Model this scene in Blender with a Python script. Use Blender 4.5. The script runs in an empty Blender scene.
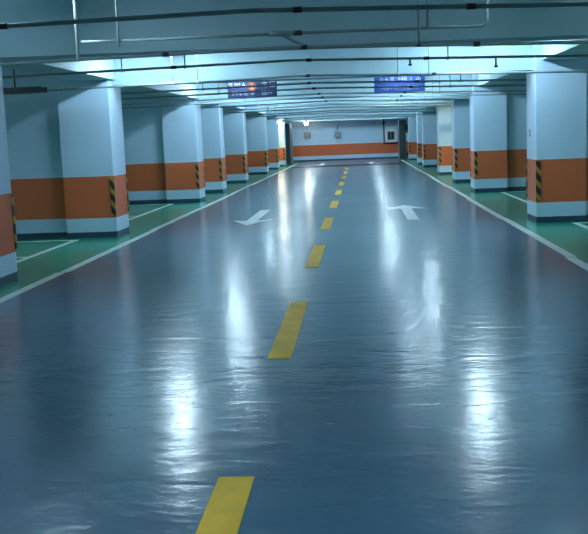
import bpy, bmesh, math, random
from mathutils import Vector, Matrix
random.seed(4)
scn = bpy.context.scene
C = scn.collection

# ------------------------------------------------------------------ materials
def new_mat(name):
    m = bpy.data.materials.new(name); m.use_nodes = True
    nt = m.node_tree; b = nt.nodes['Principled BSDF']
    return m, nt, b
def plain(name, col, rough=.5, metal=0, noise=.12, scale=6):
    m, nt, b = new_mat(name)
    n = nt.nodes.new('ShaderNodeTexNoise'); n.inputs['Scale'].default_value = scale
    n.inputs['Detail'].default_value = 4
    g = nt.nodes.new('ShaderNodeNewGeometry'); nt.links.new(g.outputs['Position'], n.inputs['Vector'])
    r = nt.nodes.new('ShaderNodeMapRange')
    r.inputs['From Min'].default_value = .3; r.inputs['From Max'].default_value = .7
    r.inputs['To Min'].default_value = 1-noise; r.inputs['To Max'].default_value = 1+noise
    nt.links.new(n.outputs['Fac'], r.inputs['Value'])
    v = nt.nodes.new('ShaderNodeVectorMath'); v.operation = 'SCALE'
    v.inputs[0].default_value = col
    nt.links.new(r.outputs[0], v.inputs['Scale'])
    nt.links.new(v.outputs[0], b.inputs['Base Color'])
    b.inputs['Roughness'].default_value = rough; b.inputs['Metallic'].default_value = metal
    return m
def emis(name, col, s):
    m, nt, b = new_mat(name)
    b.inputs['Base Color'].default_value = (.8, .8, .8, 1)
    b.inputs['Emission Color'].default_value = (*col, 1); b.inputs['Emission Strength'].default_value = s
    return m
def math_node(nt, op, a, b_=None, c=None):
    n = nt.nodes.new('ShaderNodeMath'); n.operation = op
    for i, v in enumerate((a, b_, c)):
        if v is None: continue
        if isinstance(v, (int, float)): n.inputs[i].default_value = v
        else: nt.links.new(v, n.inputs[i])
    return n.outputs[0]

PALE = (.50, .69, .86); ORANGE = (.60, .135, .045); SKIRT = (.022, .055, .11)
def wall_paint():
    """pale wall, orange band, white foot, dark blue skirting: bands painted by height"""
    m, nt, b = new_mat('banded_wall_paint')
    g = nt.nodes.new('ShaderNodeNewGeometry'); s = nt.nodes.new('ShaderNodeSeparateXYZ')
    nt.links.new(g.outputs['Position'], s.inputs[0])
    nz = nt.nodes.new('ShaderNodeTexNoise'); nz.inputs['Scale'].default_value = 9
    nt.links.new(g.outputs['Position'], nz.inputs['Vector'])
    z = math_node(nt, 'ADD', s.outputs['Z'], math_node(nt, 'MULTIPLY', math_node(nt, 'SUBTRACT', nz.outputs['Fac'], .5), .008))
    mp = nt.nodes.new('ShaderNodeMapRange'); mp.inputs['From Max'].default_value = 2.0
    nt.links.new(z, mp.inputs['Value'])
    r = nt.nodes.new('ShaderNodeValToRGB'); cr = r.color_ramp; cr.interpolation = 'CONSTANT'
    cr.elements[0].position = 0; cr.elements[0].color = (*SKIRT, 1)
    cr.elements[1].position = .098/2; cr.elements[1].color = (*PALE, 1)
    e = cr.elements.new(.342/2); e.color = (*ORANGE, 1)
    e = cr.elements.new(1.064/2); e.color = (*PALE, 1)
    nt.links.new(mp.outputs[0], r.inputs[0])
    n2 = nt.nodes.new('ShaderNodeTexNoise'); n2.inputs['Scale'].default_value = 1.7; n2.inputs['Detail'].default_value = 5
    nt.links.new(g.outputs['Position'], n2.inputs['Vector'])
    # faint block coursing under the paint
    bz = math_node(nt, 'FRACT', math_node(nt, 'MULTIPLY', s.outputs['Z'], 5.0))
    bl = math_node(nt, 'MULTIPLY', math_node(nt, 'LESS_THAN', bz, .06), -.05)
    f = math_node(nt, 'ADD', math_node(nt, 'MULTIPLY_ADD', n2.outputs['Fac'], .16, .92), bl)
    v = nt.nodes.new('ShaderNodeVectorMath'); v.operation = 'SCALE'
    nt.links.new(r.outputs[0], v.inputs[0]); nt.links.new(f, v.inputs['Scale'])
    nt.links.new(v.outputs[0], b.inputs['Base Color'])
    b.inputs['Roughness'].default_value = .45
    return m
def floor_paint(name, col, rough=.18, bump=.1):
    m, nt, b = new_mat(name)
    g = nt.nodes.new('ShaderNodeNewGeometry')
    def nz(sx, sy, det=4, dist=0):
        mp = nt.nodes.new('ShaderNodeMapping'); mp.inputs['Scale'].default_value = (sx, sy, 1)
        nt.links.new(g.outputs['Position'], mp.inputs['Vector'])
        n = nt.nodes.new('ShaderNodeTexNoise'); n.inputs['Scale'].default_value = 1; n.inputs['Detail'].default_value = det
        n.inputs['Distortion'].default_value = dist
        nt.links.new(mp.outputs[0], n.inputs['Vector']); return n.outputs['Fac']
    a = nz(.5, .35, 6); t = nz(3.2, .25, 5); c = nz(9, 9, 4)
    f = math_node(nt, 'ADD', math_node(nt, 'MULTIPLY_ADD', a, .5, .60), math_node(nt, 'MULTIPLY', t, .3))
    v = nt.nodes.new('ShaderNodeVectorMath'); v.operation = 'SCALE'
    v.inputs[0].default_value = col; nt.links.new(f, v.inputs['Scale'])
    nt.links.new(v.outputs[0], b.inputs['Base Color'])
    nt.links.new(math_node(nt, 'MULTIPLY_ADD', a, .10, rough-.03), b.inputs['Roughness'])
    # trowel ripples across the lane
    h = math_node(nt, 'ADD', math_node(nt, 'MULTIPLY', nz(1.5, 3.4, 2, .8), 1.15), math_node(nt, 'MULTIPLY', nz(6, 12, 4, 1.3), .32))
    bp = nt.nodes.new('ShaderNodeBump'); bp.inputs['Strength'].default_value = 1; bp.inputs['Distance'].default_value = bump*.06
    nt.links.new(h, bp.inputs['Height']); nt.links.new(bp.outputs[0], b.inputs['Normal'])
    b.inputs['IOR'].default_value = 1.5
    return m
def hazard():
    m, nt, b = new_mat('hazard_stripes')
    g = nt.nodes.new('ShaderNodeNewGeometry'); s = nt.nodes.new('ShaderNodeSeparateXYZ')
    nt.links.new(g.outputs['Position'], s.inputs[0])
    a = math_node(nt, 'ADD', math_node(nt, 'MULTIPLY', s.outputs['X'], 1.2), s.outputs['Z'])
    k = math_node(nt, 'GREATER_THAN', math_node(nt, 'FRACT', math_node(nt, 'MULTIPLY', a, 4.4)), .56)
    mx = nt.nodes.new('ShaderNodeMix'); mx.data_type = 'RGBA'
    nt.links.new(k, mx.inputs[0])
    mx.inputs[6].default_value = (.012, .013, .016, 1); mx.inputs[7].default_value = (.36, .24, .03, 1)
    nt.links.new(mx.outputs[2], b.inputs['Base Color']); b.inputs['Roughness'].default_value = .5
    return m

M = dict(
    wall=wall_paint(),
    conc=plain('painted_concrete', (.42, .61, .69), .6, 0, .06, 2),
    soffit=plain('ceiling_paint', (.42, .58, .62), .7, 0, .08, 2),
    lane=floor_paint('blue_grey_epoxy', (.055, .118, .176)),
    green=floor_paint('green_epoxy', (.018, .27, .16), .2),
    pipe=plain('grey_pipe_paint', (.24, .32, .34), .45, 0),
    palepipe=plain('pale_conduit', (.62, .66, .66), .4, 0),
    coupling=plain('dark_red_coupling', (.045, .02, .022), .5),
    dark=plain('dark_steel', (.035, .045, .055), .45, .3),
    tray=plain('grey_tray_steel', (.06, .07, .08), .5, .3),
    door=plain('dark_teal_door_paint', (.055, .10, .115), .45),
    box=plain('grey_box_enamel', (.26, .30, .31), .5),
    white=plain('white_enamel', (.75, .77, .77), .4),
    glass=plain('dark_pane', (.03, .05, .06), .15),
    blue=plain('sign_blue', (.008, .05, .27), .6, 0, .05),
    navy=plain('sign_navy', (.018, .035, .13), .6, 0, .05),
    glyph=plain('sign_white', (.55, .58, .60), .5, 0, .03),
    orange=plain('sign_orange', (.50, .09, .03), .5, 0, .03),
    yline=plain('yellow_line_paint', (.74, .42, .006), .5, 0, .12, 5),
    wline=plain('white_line_paint', (.62, .68, .68), .3, 0, .12, 5),
    hazard=hazard(),
    tube=emis('cool_tube_glow', (.67, .92, 1.08), 235),
    half=emis('weak_tube_glow', (.67, .92, 1.08), 95),  # same tube at lower strength, for lamps turned down
    dim=emis('dim_tube_glow', (.64, .95, 1.05), 45),  # faintest strength, mostly for the fill lamps added over the bays
    warm=emis('warm_tube_glow', (1.0, .88, .60), 420),
    bulb=emis('bulb_glow', (1.0, .98, .85), 60),
)

# ------------------------------------------------------------------ mesh helpers
def box(bm, x0, x1, y0, y1, z0, z1, slope=0):
    """slope: the underside (z0) falls by slope per metre of x"""
    v = [bm.verts.new((x, y, z - (slope*x if z == z0 else 0))) for z in (z0, z1) for y in (y0, y1) for x in (x0, x1)]
    for q in ((0, 2, 3, 1), (4, 5, 7, 6), (0, 1, 5, 4), (2, 6, 7, 3), (0, 4, 6, 2), (1, 3, 7, 5)):
        bm.faces.new([v[i] for i in q])
def tube(bm, pts, r, n=10):
    pts = [Vector(p) for p in pts]; rings = []
    for i, p in enumerate(pts):
        d = (pts[min(i+1, len(pts)-1)] - pts[max(i-1, 0)]).normalized()
        a = Vector((0, 0, 1)) if abs(d.z) < .9 else Vector((1, 0, 0))
        u = d.cross(a).normalized(); w = d.cross(u)
        rings.append([bm.verts.new(p + r*(math.cos(t)*u + math.sin(t)*w)) for t in (2*math.pi*k/n for k in range(n))])
    for a, b in zip(rings, rings[1:]):
        for k in range(n): bm.faces.new((a[k], a[(k+1) % n], b[(k+1) % n], b[k]))
    bm.faces.new(rings[0][::-1]); bm.faces.new(rings[-1])
def poly(bm, pts, z0, z1):
    b = [bm.verts.new((x, y, z0)) for x, y in pts]; t = [bm.verts.new((x, y, z1)) for x, y in pts]
    n = len(pts)
    for i in range(n): bm.faces.new((b[i], b[(i+1) % n], t[(i+1) % n], t[i]))
    bm.faces.new(t); bm.faces.new(b[::-1])
def obj(name, bm, mat, parent=None, smooth=False, bevel=0, origin=None):
    bmesh.ops.recalc_face_normals(bm, faces=bm.faces)
    if origin:
        bmesh.ops.translate(bm, verts=bm.verts, vec=-Vector(origin))
    me = bpy.data.meshes.new(name); bm.to_mesh(me); bm.free()
    me.materials.append(M[mat])
    if smooth:
        for p in me.polygons: p.use_smooth = True
    o = bpy.data.objects.new(name, me); C.objects.link(o)
    if origin: o.location = origin
    if parent: o.parent = parent
    if bevel:
        md = o.modifiers.new('bevel', 'BEVEL'); md.width = bevel; md.segments = 2
    return o
def B(): return bmesh.new()
def boxo(name, mat, x0, x1, y0, y1, z0, z1, parent=None, bevel=0, origin=None, slope=0):
    bm = B(); box(bm, x0, x1, y0, y1, z0, z1, slope); return obj(name, bm, mat, parent, False, bevel, origin)
def tubeo(name, mat, pts, r, parent=None, n=10):
    bm = B(); tube(bm, pts, r, n); return obj(name, bm, mat, parent, True)
def tag(o, label, cat, group=None):
    o['label'] = label; o['category'] = cat
    if group: o['group'] = group
    return o
def thing(name, loc, label, cat, group=None):
    o = bpy.data.objects.new(name, None); C.objects.link(o); o.location = loc; o.empty_display_size = .2
    return tag(o, label, cat, group)
def struct(o): o['kind'] = 'structure'; return o
ORD = ['', 'first', 'second', 'third', 'fourth', 'fifth', 'sixth', 'seventh', 'eighth', 'ninth', 'tenth', 'eleventh', 'twelfth', 'thirteenth', 'fourteenth', 'fifteenth', 'sixteenth']

# ------------------------------------------------------------------ layout (metres; lane runs along +Y, camera at the origin)
XL, XR = -4.268, 2.971            # inner faces of the two pillar rows
WL, WR = -3.86, 2.57              # centres of the white lane edge lines
WALL_L, WALL_R = -9.7, 8.5
FAR, BACK, TOP = 64.0, -9.0, 3.4
ROWS_L = [10.53, 16.33, 25.1, 29.4, 35.5, 43.8, 49.9, 54.6]   # front faces of the pillars
ROWS_R = [10.53, 16.40, 25.1, 30.2, 36.1, 44.8, 49.0, 57.6]

# shell
struct(boxo('floor', 'lane', WL, WR, BACK, FAR, -.2, 0))
bm = B(); box(bm, WALL_L, WL, BACK, FAR, -.2, 0); box(bm, WR, WALL_R, BACK, FAR, -.2, 0)
o = struct(obj('floor', bm, 'green'))
struct(boxo('ceiling', 'soffit', WALL_L, WALL_R, BACK, FAR, TOP, TOP+.2))
struct(boxo('wall_left', 'wall', WALL_L-.2, WALL_L, BACK, FAR, 0, TOP))
struct(boxo('wall_right', 'wall', WALL_R, WALL_R+.2, BACK, FAR, 0, TOP))
struct(boxo('wall_far', 'wall', WALL_L-.2, WALL_R+.2, FAR, FAR+.2, 0, TOP))
struct(boxo('wall_back', 'wall', WALL_L-.2, WALL_R+.2, BACK-.2, BACK, 0, TOP))
# partition walls between the parking bays, one behind each pillar
def partition(side, y, n):
    if side < 0: struct(boxo('wall_left_partition', 'wall', WALL_L, XL-.6, y+.16, y+.36, 0, TOP-.01))
    else: struct(boxo('wall_right_partition', 'wall', XR+.6, WALL_R, y+.16, y+.36, 0, TOP-.01))
for n, y in enumerate(ROWS_L[1:]): partition(-1, y, n)
for n, y in enumerate(ROWS_R[1:]): partition(1, y, n)

# cross beams over every pillar pair, longitudinal beams over the rows
CROSS = [-1.0, 4.7, 10.73, 16.58, 25.3, 29.7, 35.7, 44.2, 50.0, 57.4, 62.6]
for i, y in enumerate(CROSS):
    struct(boxo('trim_cross_beam', 'conc', WALL_L, WALL_R, y, y+.5, 2.60, TOP, slope=.008))
struct(boxo('trim_long_beam', 'soffit', -4.86, -4.21, BACK, FAR, 2.72, TOP))
struct(boxo('trim_long_beam', 'soffit', 3.08, 3.70, BACK, FAR, 2.72, TOP))

# ------------------------------------------------------------------ pillars
def pillar(side, y, label, size=.91, guards=True, switch=False):
    x_in = XL if side < 0 else XR
    x_out = x_in + side*(size if side < 0 else .85)
    a, b = sorted((x_in, x_out))
    t = thing('concrete_pillar', (x_in, y, 0), label, 'pillar', 'pillars along the drive lane')
    def part(nm, mat, *c, bevel=0):
        bm = B(); box(bm, *c); bmesh.ops.translate(bm, verts=bm.verts, vec=(-x_in, -y, 0)); return obj(nm, bm, mat, t, False, bevel)
    part('shaft', 'wall', a, b, y, y+.88, 0, 2.72 if False else TOP-.005, bevel=.012)
    if guards:
        for yy, s in ((y, -1), (y+.88, 1)):
            x0, x1 = sorted((x_in + (-side)*.012, x_in + side*.10))
            y0, y1 = sorted((yy - s*.03, yy + s*.018))
            # an angle strip: wide flange on the face, narrow return round the corner
            bm = B()
            fx0, fx1 = sorted((x_in, x_in + side*.08)); fy0, fy1 = sorted((yy, yy + s*.018))
            box(bm, fx0, fx1, fy0, fy1, .38, 1.05)
            rx0, rx1 = sorted((x_in, x_in - side*.014)); ry0, ry1 = sorted((yy - s*.035, yy + s*.018))
            if s > 0: box(bm, rx0, rx1, ry0, ry1, .38, 1.05)
            bmesh.ops.translate(bm, verts=bm.verts, vec=(-x_in, -y, 0))
            o = obj('corner_guard', bm, 'hazard', t)
            o['label'] = 'black and yellow striped corner guard'
    return t
LAB_L = ['pillar cut off by the left edge of the photo, nearest on the left side',
         'big left pillar standing just right of the left edge, whole front face in view',
         'third left pillar counted from the camera, with a wide pale front face',
         'fourth left pillar counted from the camera, between two similar ones',
         'fifth left pillar counted from the camera, below the left blue sign',
         'sixth left pillar counted from the camera, last fully lit one before the dim pillar',
         'dim shaded pillar on the left, just before the bright cream pillar',
         'bright cream lit pillar far down the left side beside the dark doorway']
LAB_R = ['nearest pillar on the right side, out of view beside the camera',
         'big right pillar at the right edge with a switch on its lane side',
         'second right pillar in view, wide pale front with partition wall beside it',
         'third right pillar in view, narrow, just right of the cream one',
         'cream tinted pillar with coursed blocks on the right, warm lit',
         'fifth right pillar in view, just beyond the cream tinted one',
         'sixth right pillar in view, a thin pale strip',
         'farthest right pillar beside the dark steel door']
for y, l in zip(ROWS_L, LAB_L): pillar(-1, y, l)
for i, (y, l) in enumerate(zip(ROWS_R, LAB_R)):
    if i: pillar(1, y, l)

def switch(x, y, z, label):
    t = thing('wall_switch', (x, y, z), label, 'switch')
    bm = B(); box(bm, -.012, 0, -.04, .04, -.06, .06); obj('plate', bm, 'box', t, False, .003)
    bm = B(); box(bm, -.02, -.012, -.012, .012, -.025, .025); obj('rocker', bm, 'white', t, False, .002)
switch(XR, 16.95, 1.52, 'small grey switch plate on the lane side of the nearest right pillar')
switch(XR, 36.7, 1.57, 'small grey switch plate on the lane side of the cream pillar')

# ------------------------------------------------------------------ floor markings
def mark(name, mat, pts, label, cat, group=None, z=.004):
    cx = sum(p[0] for p in pts)/len(pts); cy = sum(p[1] for p in pts)/len(pts)
    bm = B(); poly(bm, pts, .0005, z); return tag(obj(name, bm, mat, origin=(cx, cy, 0)), label, cat, group)
XC, P = -.633, 2.428
k = 0
y = 4.362 - P
dl = ['yellow dash nearest the camera, cut by the bottom edge of the photo', 'second yellow centre dash from the camera, longest whole one']
while y < 50:
    k += 1
    w = .086
    pts = [(XC-w, y), (XC+w, y), (XC+w, y+P-.02), (XC-w, y+P-.02)]
    mark('lane_dash', 'yline', pts, dl[k-1] if k < 3 else '%s yellow centre dash counted from the camera' % ORD[k], 'road marking', 'yellow dashes down the lane centre')
    y += 2*P
def edge_line(x, nicks, label):
    bm = B(); ys = [BACK+.3] + nicks + [FAR-5]
    for i, (a, b) in enumerate(zip(ys, ys[1:])):
        s = .014 if i % 2 else -.014
        poly(bm, [(x-.06+s, a+.02), (x+.06+s, a+.02), (x+.06+s, b-.02), (x-.06+s, b-.02)], .0005, .004)
    tag(obj('edge_line', bm, 'wline', origin=(x, 0, 0)), label, 'road marking', 'white lane edge lines')
nk = [.9, 6.4, 11.88, 17.4, 22.9, 28.4, 33.9, 39.4, 44.9, 50.4]
edge_line(WL, nk, 'long white line along the left edge of the blue lane')
edge_line(WR, nk, 'long white line along the right edge of the blue lane')
def arrow(cx, y0, d, label, s=1.0, L=3.7, hw=.40):
    p = [(0, 0), (hw, -1.15), (.11, -.98), (.11, -L), (-.11, -L), (-.11, -.98), (-hw, -1.15)]
    mark('lane_arrow', 'wline', [(cx + x*s, y0 + d*yy*s) for x, yy in p], label, 'road marking', 'white direction arrows', .0045)
arrow(-2.17, 17.75, -1, 'white arrow on the left half of the lane, pointing toward the camera')
arrow(.97, 21.5, 1, 'white arrow on the right half of the lane, pointing away', hw=.47)
arrow(-2.2, 54.0, -1, 'small far white arrow on the left, just past the floor drain')
arrow(.65, 57.0, 1, 'small far white arrow on the right, just past the floor drain')
# bay lines: a line along each pillar row and short lines between the bays
def bay(side, xs, ys, yt, label_a, label_b, xo):
    mark('bay_line', 'wline', [(xs-.05, ys[0]), (xs+.05, ys[0]), (xs+.05, ys[1]), (xs-.05, ys[1])], label_a, 'road marking', 'white parking bay lines')
    for j, yy in enumerate(yt):
        a, b = sorted((xs + side*.06, xo))
        mark('bay_line', 'wline', [(a, yy-.05), (b, yy-.05), (b, yy+.05), (a, yy+.05)], label_b[j], 'road marking', 'white parking bay lines')
bay(-1, -4.93, (11.5, 16.05), [16.0, 13.7], 'white bay line running up to the front of the big left pillar',
    ['white line across the bay in front of the big left pillar', 'short white bay line beside the leftmost cut off pillar'], -9.2)
bay(-1, -4.98, (17.3, 24.8), [24.75, 21.0], 'white bay line running up to the third left pillar',
    ['white cross line at the foot of the third left pillar', 'white cross line in the bay behind the big left pillar'], -9.2)
bay(1, 3.57, (11.5, 16.2), [16.15], 'white bay line ending at the foot of the nearest right pillar',
    ['white cross line in front of the nearest right pillar'], 8.2)
bay(1, 3.64, (17.4, 24.85), [24.8], 'white bay line between the nearest right pillar and the next one',
    ['white cross line at the foot of the second right pillar'], 8.2)
# speed bump across the lane
t = thing('speed_bump', (-.6, 51.6, 0), 'dark low speed bump crossing the lane near the far wall', 'speed bump')
x = -3.12
while x < 2.8:
    bm = B()
    pr = [(-.22, 0), (-.17, .03), (-.08, .055), (.08, .055), (.17, .03), (.22, 0)]
    va = [bm.verts.new((x, y, z+.0055)) for y, z in pr]; vb = [bm.verts.new((x+.49, y, z+.0055)) for y, z in pr]
    for i in range(5): bm.faces.new((va[i], va[i+1], vb[i+1], vb[i]))
    bm.faces.new(va); bm.faces.new(vb); bm.faces.new((va[0], vb[0], vb[5], va[5]))
    obj('rubber_section', bm, 'dark', t)
    x += .496

# ------------------------------------------------------------------ sprinkler and service pipes
def zc(x, base=2.60):
    # couplings let the runs fall a little to either side of the lane
    return base - .012*max(0, -.8-x) - .029*max(0, x+.8)
def cross_pipe(y, label, x0=-9.4, x1=8.2, r=.018, mat='pipe', hang=(), drops=(), cps=(), base=2.60, hr=.009):
    t = thing('sprinkler_pipe', (XC, y, base), label, 'pipe', 'pipes crossing under the ceiling')
    T = Vector((-XC, -y, -base))
    def tb(nm, mt, pts, rr, n=10):
        tubeo(nm, mt, [Vector(p)+T for p in pts], rr, t, n)
    xs = [x0] + [x for x in (-4.2, -.8, 2.6) if x0 < x < x1] + [x1]
    tb('pipe_run', mat, [(x, y, zc(x, base)) for x in xs], r)
    for x in cps: tb('coupling', 'coupling', [(x-.035, y, zc(x, base)), (x+.035, y, zc(x, base))], r*1.3, 12)
    for x, m in hang:
        tb('hanger_rod', m, [(x, y, TOP if mat != 'none' else 3), (x, y, zc(x, base)-.03)], hr, 6)
        tb('hanger_clamp', m, [(x-.018, y, zc(x, base)), (x+.018, y, zc(x, base))], r*1.35, 12)
    for x, d in drops:
        tb('sprinkler_drop', 'dark', [(x, y, zc(x, base)), (x, y, zc(x, base)-d)], .012, 8)
        tb('sprinkler_head', 'dark', [(x, y, zc(x, base)-d-.005), (x, y, zc(x, base)-d-.03)], .024, 10)
    return t
cross_pipe(7.65, 'thick dark pipe across the top of the photo, nearest of all', r=.019, cps=(-2.82, -.45, .90), hang=((-6, 'dark'), (5, 'dark')), base=2.605)
cross_pipe(10.60, 'pipe running along the lower edge of the nearest beam', r=.02, cps=(-2.1, -.57, 1.3), hang=((-6, 'dark'), (5, 'dark')), base=2.585)
cross_pipe(12.6, 'pipe just behind the nearest beam, first below its edge', r=.017, cps=(-2.4, -.62, .9),
           hang=((-3.094, 'palepipe'), (-2.25, 'pipe'), (1.175, 'pipe')), drops=((1.784, .10), (.688, .06)))
cross_pipe(15.8, 'pipe passing right in front of the two big pillars', r=.018, cps=(-.8, 1.25),
           hang=((-3.037, 'palepipe'), (-2.62, 'palepipe'), (.663, 'pipe'), (1.163, 'pipe')), hr=.008, base=2.598)
rest = [(18.0, 'palepipe' if 0 else 'pipe'), (20.0, 'pipe'), (22.6, 'pipe'), (24.6, 'pipe'), (27.4, 'pipe'), (31.0, 'palepipe'), (33.5, 'pipe'), (38.0, 'pipe'), (41.0, 'pipe'), (47.0, 'pipe'), (53.0, 'palepipe')]
for i, (y, m) in enumerate(rest):
    cross_pipe(y, '%s ceiling pipe crossing the lane beyond the big pillars' % ORD[i+1] if i not in (5,) else 'pale beige pipe crossing the lane at the cream pillar', r=.018 if i < 5 else .022, mat=m,
               cps=(-.9, 1.1) if i < 5 else (), hang=((-2.9, 'pipe'), (1.9, 'pipe')), base=2.60)
# the branch pipe in front of the nearest beam with its loops
t = thing('branch_pipe', (0, 9.42, 2.6), 'thin branch pipe with upturned end in front of the nearest beam', 'pipe')
T = Vector((0, -9.42, -2.6))
def tb(nm, mt, pts, r, n=10): return tubeo(nm, mt, [Vector(p)+T for p in pts], r, t, n)
Y = 9.42
tb('pipe_run', 'palepipe', [(-2.70, Y, 2.622), (-2.31, Y, 2.612)], .013)
el = [(1.253 + .06*math.sin(a)-.06, Y, 2.590 + .06 - .06*math.cos(a)) for a in (0, .4, .8, 1.2, 1.57)]
tb('pipe_run', 'pipe', [(-2.31, Y, 2.612), (-.8, Y, 2.608), (.6, Y, 2.597)] + el + [(1.253, Y, TOP-.001)], .016)
tb('coupling', 'coupling', [(-.60, Y, 2.606), (-.52, Y, 2.606)], .025, 12)
tb('coupling', 'pipe', [(-.84, Y, 2.608), (-.62, Y, 2.607)], .027, 12)
tb('diagonal_branch', 'pipe', [(-.72, Y, 2.60), (-.62, 9.9, 2.57), (-.58, 10.35, 2.585)], .017)
for x, z, m, rr in ((-2.738, 2.43, 'palepipe', .016), (-2.325, 2.55, 'palepipe', .012), (.603, 2.44, 'pipe', .011), (.690, 2.58, 'pipe', .014)):
    tb('drop_pipe', m, [(x, Y-.02, TOP-.001), (x, Y-.02, z)], rr, 8)
tb('sprinkler_head', 'dark', [(.603, Y-.02, 2.445), (.603, Y-.02, 2.42)], .02, 10)

# cable tray and conduits over the left bay
t = thing('cable_tray', (-7.2, 15.0, 2.5), 'dark cable tray hanging over the left bay before the big pillar', 'cable tray')
bm = B(); box(bm, -2.3, 2.25, -.14, .14, -.03, -.015); box(bm, -2.3, 2.25, -.15, -.135, -.03, .06); box(bm, -2.3, 2.25, .135, .15, -.03, .06)
obj('tray', bm, 'tray', t)
for x in (-1.7, 0, 1.78): tubeo('hanger_rod', 'dark', [(x, 0, -.03), (x, 0, .89)], .012, t, 6)
for k in range(3): tubeo('cable', 'dark', [(-2.28, -.08+k*.07, .012), (0, -.07+k*.07, .014), (2.23, -.08+k*.07, .012)], .022, t, 8)

# ------------------------------------------------------------------ signs
FONT = {  # strokes on a 0..1 square: x0,y0,x1,y1
 'tall': [(0, 0, .12, 1), (.3, 0, .42, 1), (.6, .2, .72, 1), (.3, .0, 1, .12)],
 'em': [(0, 0, .15, 1), (.85, 0, 1, 1), (.2, .55, .45, .85), (.55, .55, .8, .85), (.42, .3, .58, .6)],
 'man': [(.42, .5, .58, 1), (.2, .2, .4, .6), (.6, .2, .8, .6), (0, 0, .2, .25), (.8, 0, 1, .25)],
 'car': [(0, .75, 1, .88), (.42, 0, .56, 1), (.0, .25, 1, .38), (.12, .5, .9, .6)],
 'ring': [(0, 0, .14, 1), (0, .86, 1, 1), (0, 0, 1, .14), (.86, 0, 1, .5), (.5, .4, 1, .52)],
 'up': [(.45, 0, .57, 1), (.5, .5, .9, .6), (0, 0, 1, .12)],
 'river': [(0, 0, .14, 1), (.42, .1, .56, 1), (.84, 0, 1, 1)],
 'small': [(.43, 0, .57, 1), (.05, .15, .2, .6), (.8, .15, .95, .6)],
}
def sign(x0, x1, z0, z1, y, label, mat, rows, disc=None):
    cx, cz = (x0+x1)/2, (z0+z1)/2
    t = thing('hanging_sign', (cx, y, cz), label, 'sign')
    w, h = (x1-x0)/2, (z1-z0)/2
    bm = B(); box(bm, -w, w, 0, .05, -h, h); obj('board', bm, mat, t, False, .006)
    for s in (-.8, .8): tubeo('hanger_rod', 'pipe', [(s*w, .025, h-.01), (s*w, .025, TOP-cz)], .007, t, 6)
    for (gy0, gy1, cells) in rows:
        for gx0, gx1, g in cells:
            bm = B()
            for a, b, c, d in FONT[g]:
                box(bm, -w + 2*w*(gx0+(gx1-gx0)*a), -w + 2*w*(gx0+(gx1-gx0)*c), -.006, .001,
                    -h + 2*h*(gy0+(gy1-gy0)*b), -h + 2*h*(gy0+(gy1-gy0)*d))
            obj('character', bm, 'glyph', t)
    if disc:
        u, v, r = disc
        bm = B(); m = Matrix.Translation((-w+2*w*u, -.004, -h+2*h*v)) @ Matrix.Rotation(math.pi/2, 4, 'X')
        bmesh.ops.create_cone(bm, cap_ends=True, segments=32, radius1=r, radius2=r, depth=.012, matrix=m); obj('disc', bm, 'orange', t)
        bm = B(); c = (-w+2*w*u); q = (-h+2*h*v)
        box(bm, c-.018, c+.018, -.016, -.009, q-.06, q+.06); box(bm, c-.045, c+.045, -.016, -.009, q-.07, q-.045); box(bm, c-.045, c-.01, -.016, -.009, q+.02, q+.045)
        obj('disc_mark', bm, 'glyph', t)
sign(-2.974, -1.841, 2.56, 2.95, 22, 'navy hanging sign with an orange disc at its middle, left of the lane', 'navy',
     [(.55, .88, [(.03, .12, 'tall'), (.15, .26, 'em'), (.28, .38, 'man'), (.70, .82, 'car'), (.86, .97, 'ring')]),
      (.12, .38, [(.10, .19, 'em'), (.22, .31, 'car'), (.34, .42, 'tall'), (.47, .54, 'small'), (.70, .79, 'ring'), (.82, .9, 'em')])],
     disc=(.5, .62, .105))
sign(.382, 1.522, 2.535, 2.93, 22, 'bright blue hanging sign with white lettering, right of the lane', 'blue',
     [(.56, .88, [(.10, .18, 'small'), (.20, .29, 'man'), (.33, .41, 'tall'), (.45, .53, 'up'), (.55, .64, 'river'), (.70, .76, 'up'), (.82, .92, 'small')]),
      (.14, .36, [(.14+.085*i, .20+.085*i, g) for i, g in enumerate(['em', 'ring', 'small', 'river', 'em', 'up', 'ring', 'em', 'small'])])])
for i, (x, y) in enumerate(((0.95, 22.9),)):
    pass

# ------------------------------------------------------------------ far end
def ebox(x0, x1, z0, z1, label):
    t = thing('electrical_box', ((x0+x1)/2, FAR, (z0+z1)/2), label, 'electrical box')
    w, h = (x1-x0)/2, (z1-z0)/2
    bm = B(); box(bm, -w, w, -.16, 0, -h, h); obj('case', bm, 'box', t, False, .01)
    bm = B(); box(bm, -w*.85, w*.85, -.175, -.16, -h*.85, h*.85); d = obj('door', bm, 'box', t)
    bm = B(); box(bm, w*.6, w*.7, -.19, -.175, -.05, .05); obj('handle', bm, 'dark', d)
    tubeo('conduit', 'box', [(0, -.03, h), (0, -.03, .45+h)], .025, t, 8)
ebox(-3.66, -3.2, 1.53, 1.98, 'grey electrical box on the far wall, left one of two, below the bulb')
ebox(-1.60, -1.2, 1.50, 1.93, 'grey electrical box on the far wall near its middle')
w1 = struct(boxo('window_1', 'white', 1.76, 2.46, FAR-.10, FAR-.001, 1.06, 1.92, bevel=.01))
struct(boxo('window_pane', 'glass', 1.90, 2.34, FAR-.115, FAR-.101, 1.22, 1.76, parent=w1))
struct(boxo('window_mullion', 'box', 2.10, 2.13, FAR-.13, FAR-.116, 1.22, 1.76, parent=w1))
t = thing('drain_pipe', (1.66, FAR, 2.5), 'dark pipe down the far wall, turning right under the small window', 'pipe')
tubeo('pipe_run', 'dark', [(0, -.05, .1), (0, -.05, -1.45), (.03, -.05, -1.5), (.9, -.05, -1.5)], .045, t)
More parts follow.
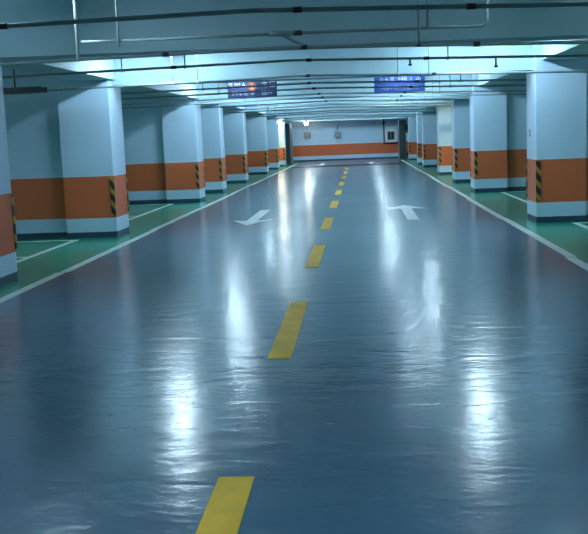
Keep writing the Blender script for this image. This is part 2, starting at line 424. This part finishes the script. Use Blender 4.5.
tubeo('bracket', 'dark', [(-.08, -.066, -.15), (.08, -.066, -.15)], .062, t)
tubeo('bracket', 'dark', [(.1, -.066, -1.5), (.3, -.066, -1.5)], .062, t)
t = thing('bulb_lamp', (-3.38, 62.2, 2.6), 'bright small bulb hanging high before the far wall', 'lamp')
bm = B(); bmesh.ops.create_uvsphere(bm, u_segments=16, v_segments=10, radius=.11, matrix=Matrix.Translation((0, 0, -.10))); obj('bulb', bm, 'bulb', t, True)
tubeo('socket', 'dark', [(0, 0, 0), (0, 0, .10)], .05, t)
tubeo('cord', 'dark', [(0, 0, .1), (0, 0, .8)], .012, t, 6)

def blast_door(x0, x1, y0, y1, z1, side, label):
    cx = (x0+x1)/2
    t = thing('steel_door', (cx, y0, 0), label, 'door', 'steel doors folded open at the far end')
    w = (x1-x0)/2
    bm = B(); box(bm, -w, w, 0, y1-y0, .01, z1); obj('leaf', bm, 'door', t, False, .02)
    bm = B()
    for zz in (.5, 1.2, 1.9): box(bm, -w*.9, w*.9, -.04, 0, zz-.05, zz+.05)
    obj('rib', bm, 'door', t)
    for zz in (.35, z1-.45): tubeo('hinge', 'dark', [(side*(w+.07), .05, zz-.15), (side*(w+.07), .05, zz+.15)], .075, t)
    bm = B(); bmesh.ops.create_cone(bm, cap_ends=True, segments=20, radius1=.27, radius2=.27, depth=.05, matrix=Matrix.Translation((side*(w+.12), .1, 1.9)) @ Matrix.Rotation(math.pi/2, 4, 'X'))
    obj('hand_wheel', bm, 'door', t)
blast_door(2.50, 2.92, 60.2, 61.8, 2.42, 1, 'dark steel door edge-on at the far right beside the window')
blast_door(-4.62, -4.28, 59.5, 61.8, 2.50, -1, 'dark steel door edge-on at the far left beside the cream pillar')

# ------------------------------------------------------------------ lamps
def make_batten(loc, label, mat='tube', along='y', length=1.2):
    t = thing('fluorescent_lamp', loc, label, 'lamp', 'tube lamps hung between the beams')
    L = length/2
    bm = B(); box(bm, -.075, .075, -L, L, .03, .075); obj('housing', bm, 'white', t, False, .008)
    for s in (-1, 1):
        tubeo('tube', mat, [(s*.045, -L+.03, 0), (s*.045, L-.03, 0)], .014, t, 10)
        bm = B(); box(bm, -.07, .07, s*L-.02, s*L+.02, -.022, .035); obj('end_cap', bm, 'white', t)
        tubeo('hanger_rod', 'white', [(0, s*L*.7, .07), (0, s*L*.7, TOP-loc[2])], .006, t, 6)
    if along == 'x': t.rotation_euler.z = math.pi/2
    return t
ly = [-4, 2.0, 8.7, 15.5, 21.4, 24.0, 28.4, 34.5, 42.4, 48.3, 55.0, 61.0]  # the weaker pair before the signs is an extra, added to light them
for i, y in enumerate(ly):
    for s, x in ((-1, -3.15 if y < 20 else -3.32 if y == 24.0 else -2.78), (1, 1.93 if y < 20 else 1.72 if y == 24.0 else 1.05)):
        make_batten((x, y, 3.14), '%s tube lamp %s, hung up between the beams over the lane' % (ORD[i+1], 'on the left' if s < 0 else 'on the right'), 'half' if y == 21.4 or (y == 8.7 and s < 0) else 'dim' if y == 8.7 else 'tube')
for i, y in enumerate([7.4, 13.5, 20.8, 27.4, 32.4, 39.8, 47.0, 52.3]):  # unseen bay lamps, added only as weak ambient fill
    for s, x in ((-1, -7.0), (1, 5.7)):
        make_batten((x, y, 3.14), '%s unseen dim fill lamp added over the parking bays %s' % (ORD[i+1], 'on the left' if s < 0 else 'on the right'), 'dim')
make_batten((4.3, 33.0, 2.6), 'warm tube lamp in the right bay in front of the cream pillar', 'warm', 'x', .6)
make_batten((-4.55, 53.3, 2.5), 'warm tube lamp in the left bay in front of the bright cream pillar', 'warm', 'x', .6)

# ------------------------------------------------------------------ world, camera, view
w = bpy.data.worlds.new('world'); scn.world = w; w.use_nodes = True
w.node_tree.nodes['Background'].inputs[0].default_value = (.3, .5, .7, 1)
w.node_tree.nodes['Background'].inputs[1].default_value = .05

cam = bpy.data.cameras.new('camera'); co = bpy.data.objects.new('camera', cam); C.objects.link(co)
yaw, pitch, roll, f = .073, .135, -.040, 950.0
fw = Vector((-math.sin(yaw)*math.cos(pitch), math.cos(yaw)*math.cos(pitch), -math.sin(pitch)))
rt = Vector((math.cos(yaw), math.sin(yaw), 0)); up = rt.cross(fw)
c, s = math.cos(roll), math.sin(roll)
r2 = c*rt + s*up; u2 = -s*rt + c*up
co.matrix_world = Matrix(((r2.x, u2.x, -fw.x, 0), (r2.y, u2.y, -fw.y, 0), (r2.z, u2.z, -fw.z, 1.6), (0, 0, 0, 1)))
cam.sensor_width = 36; cam.sensor_fit = 'HORIZONTAL'; cam.lens = f/588*36; cam.clip_end = 200
scn.camera = co
vs = scn.view_settings
vs.view_transform = 'Standard'; vs.look = 'None'; vs.gamma = 1; vs.use_curve_mapping = False; vs.exposure = .1
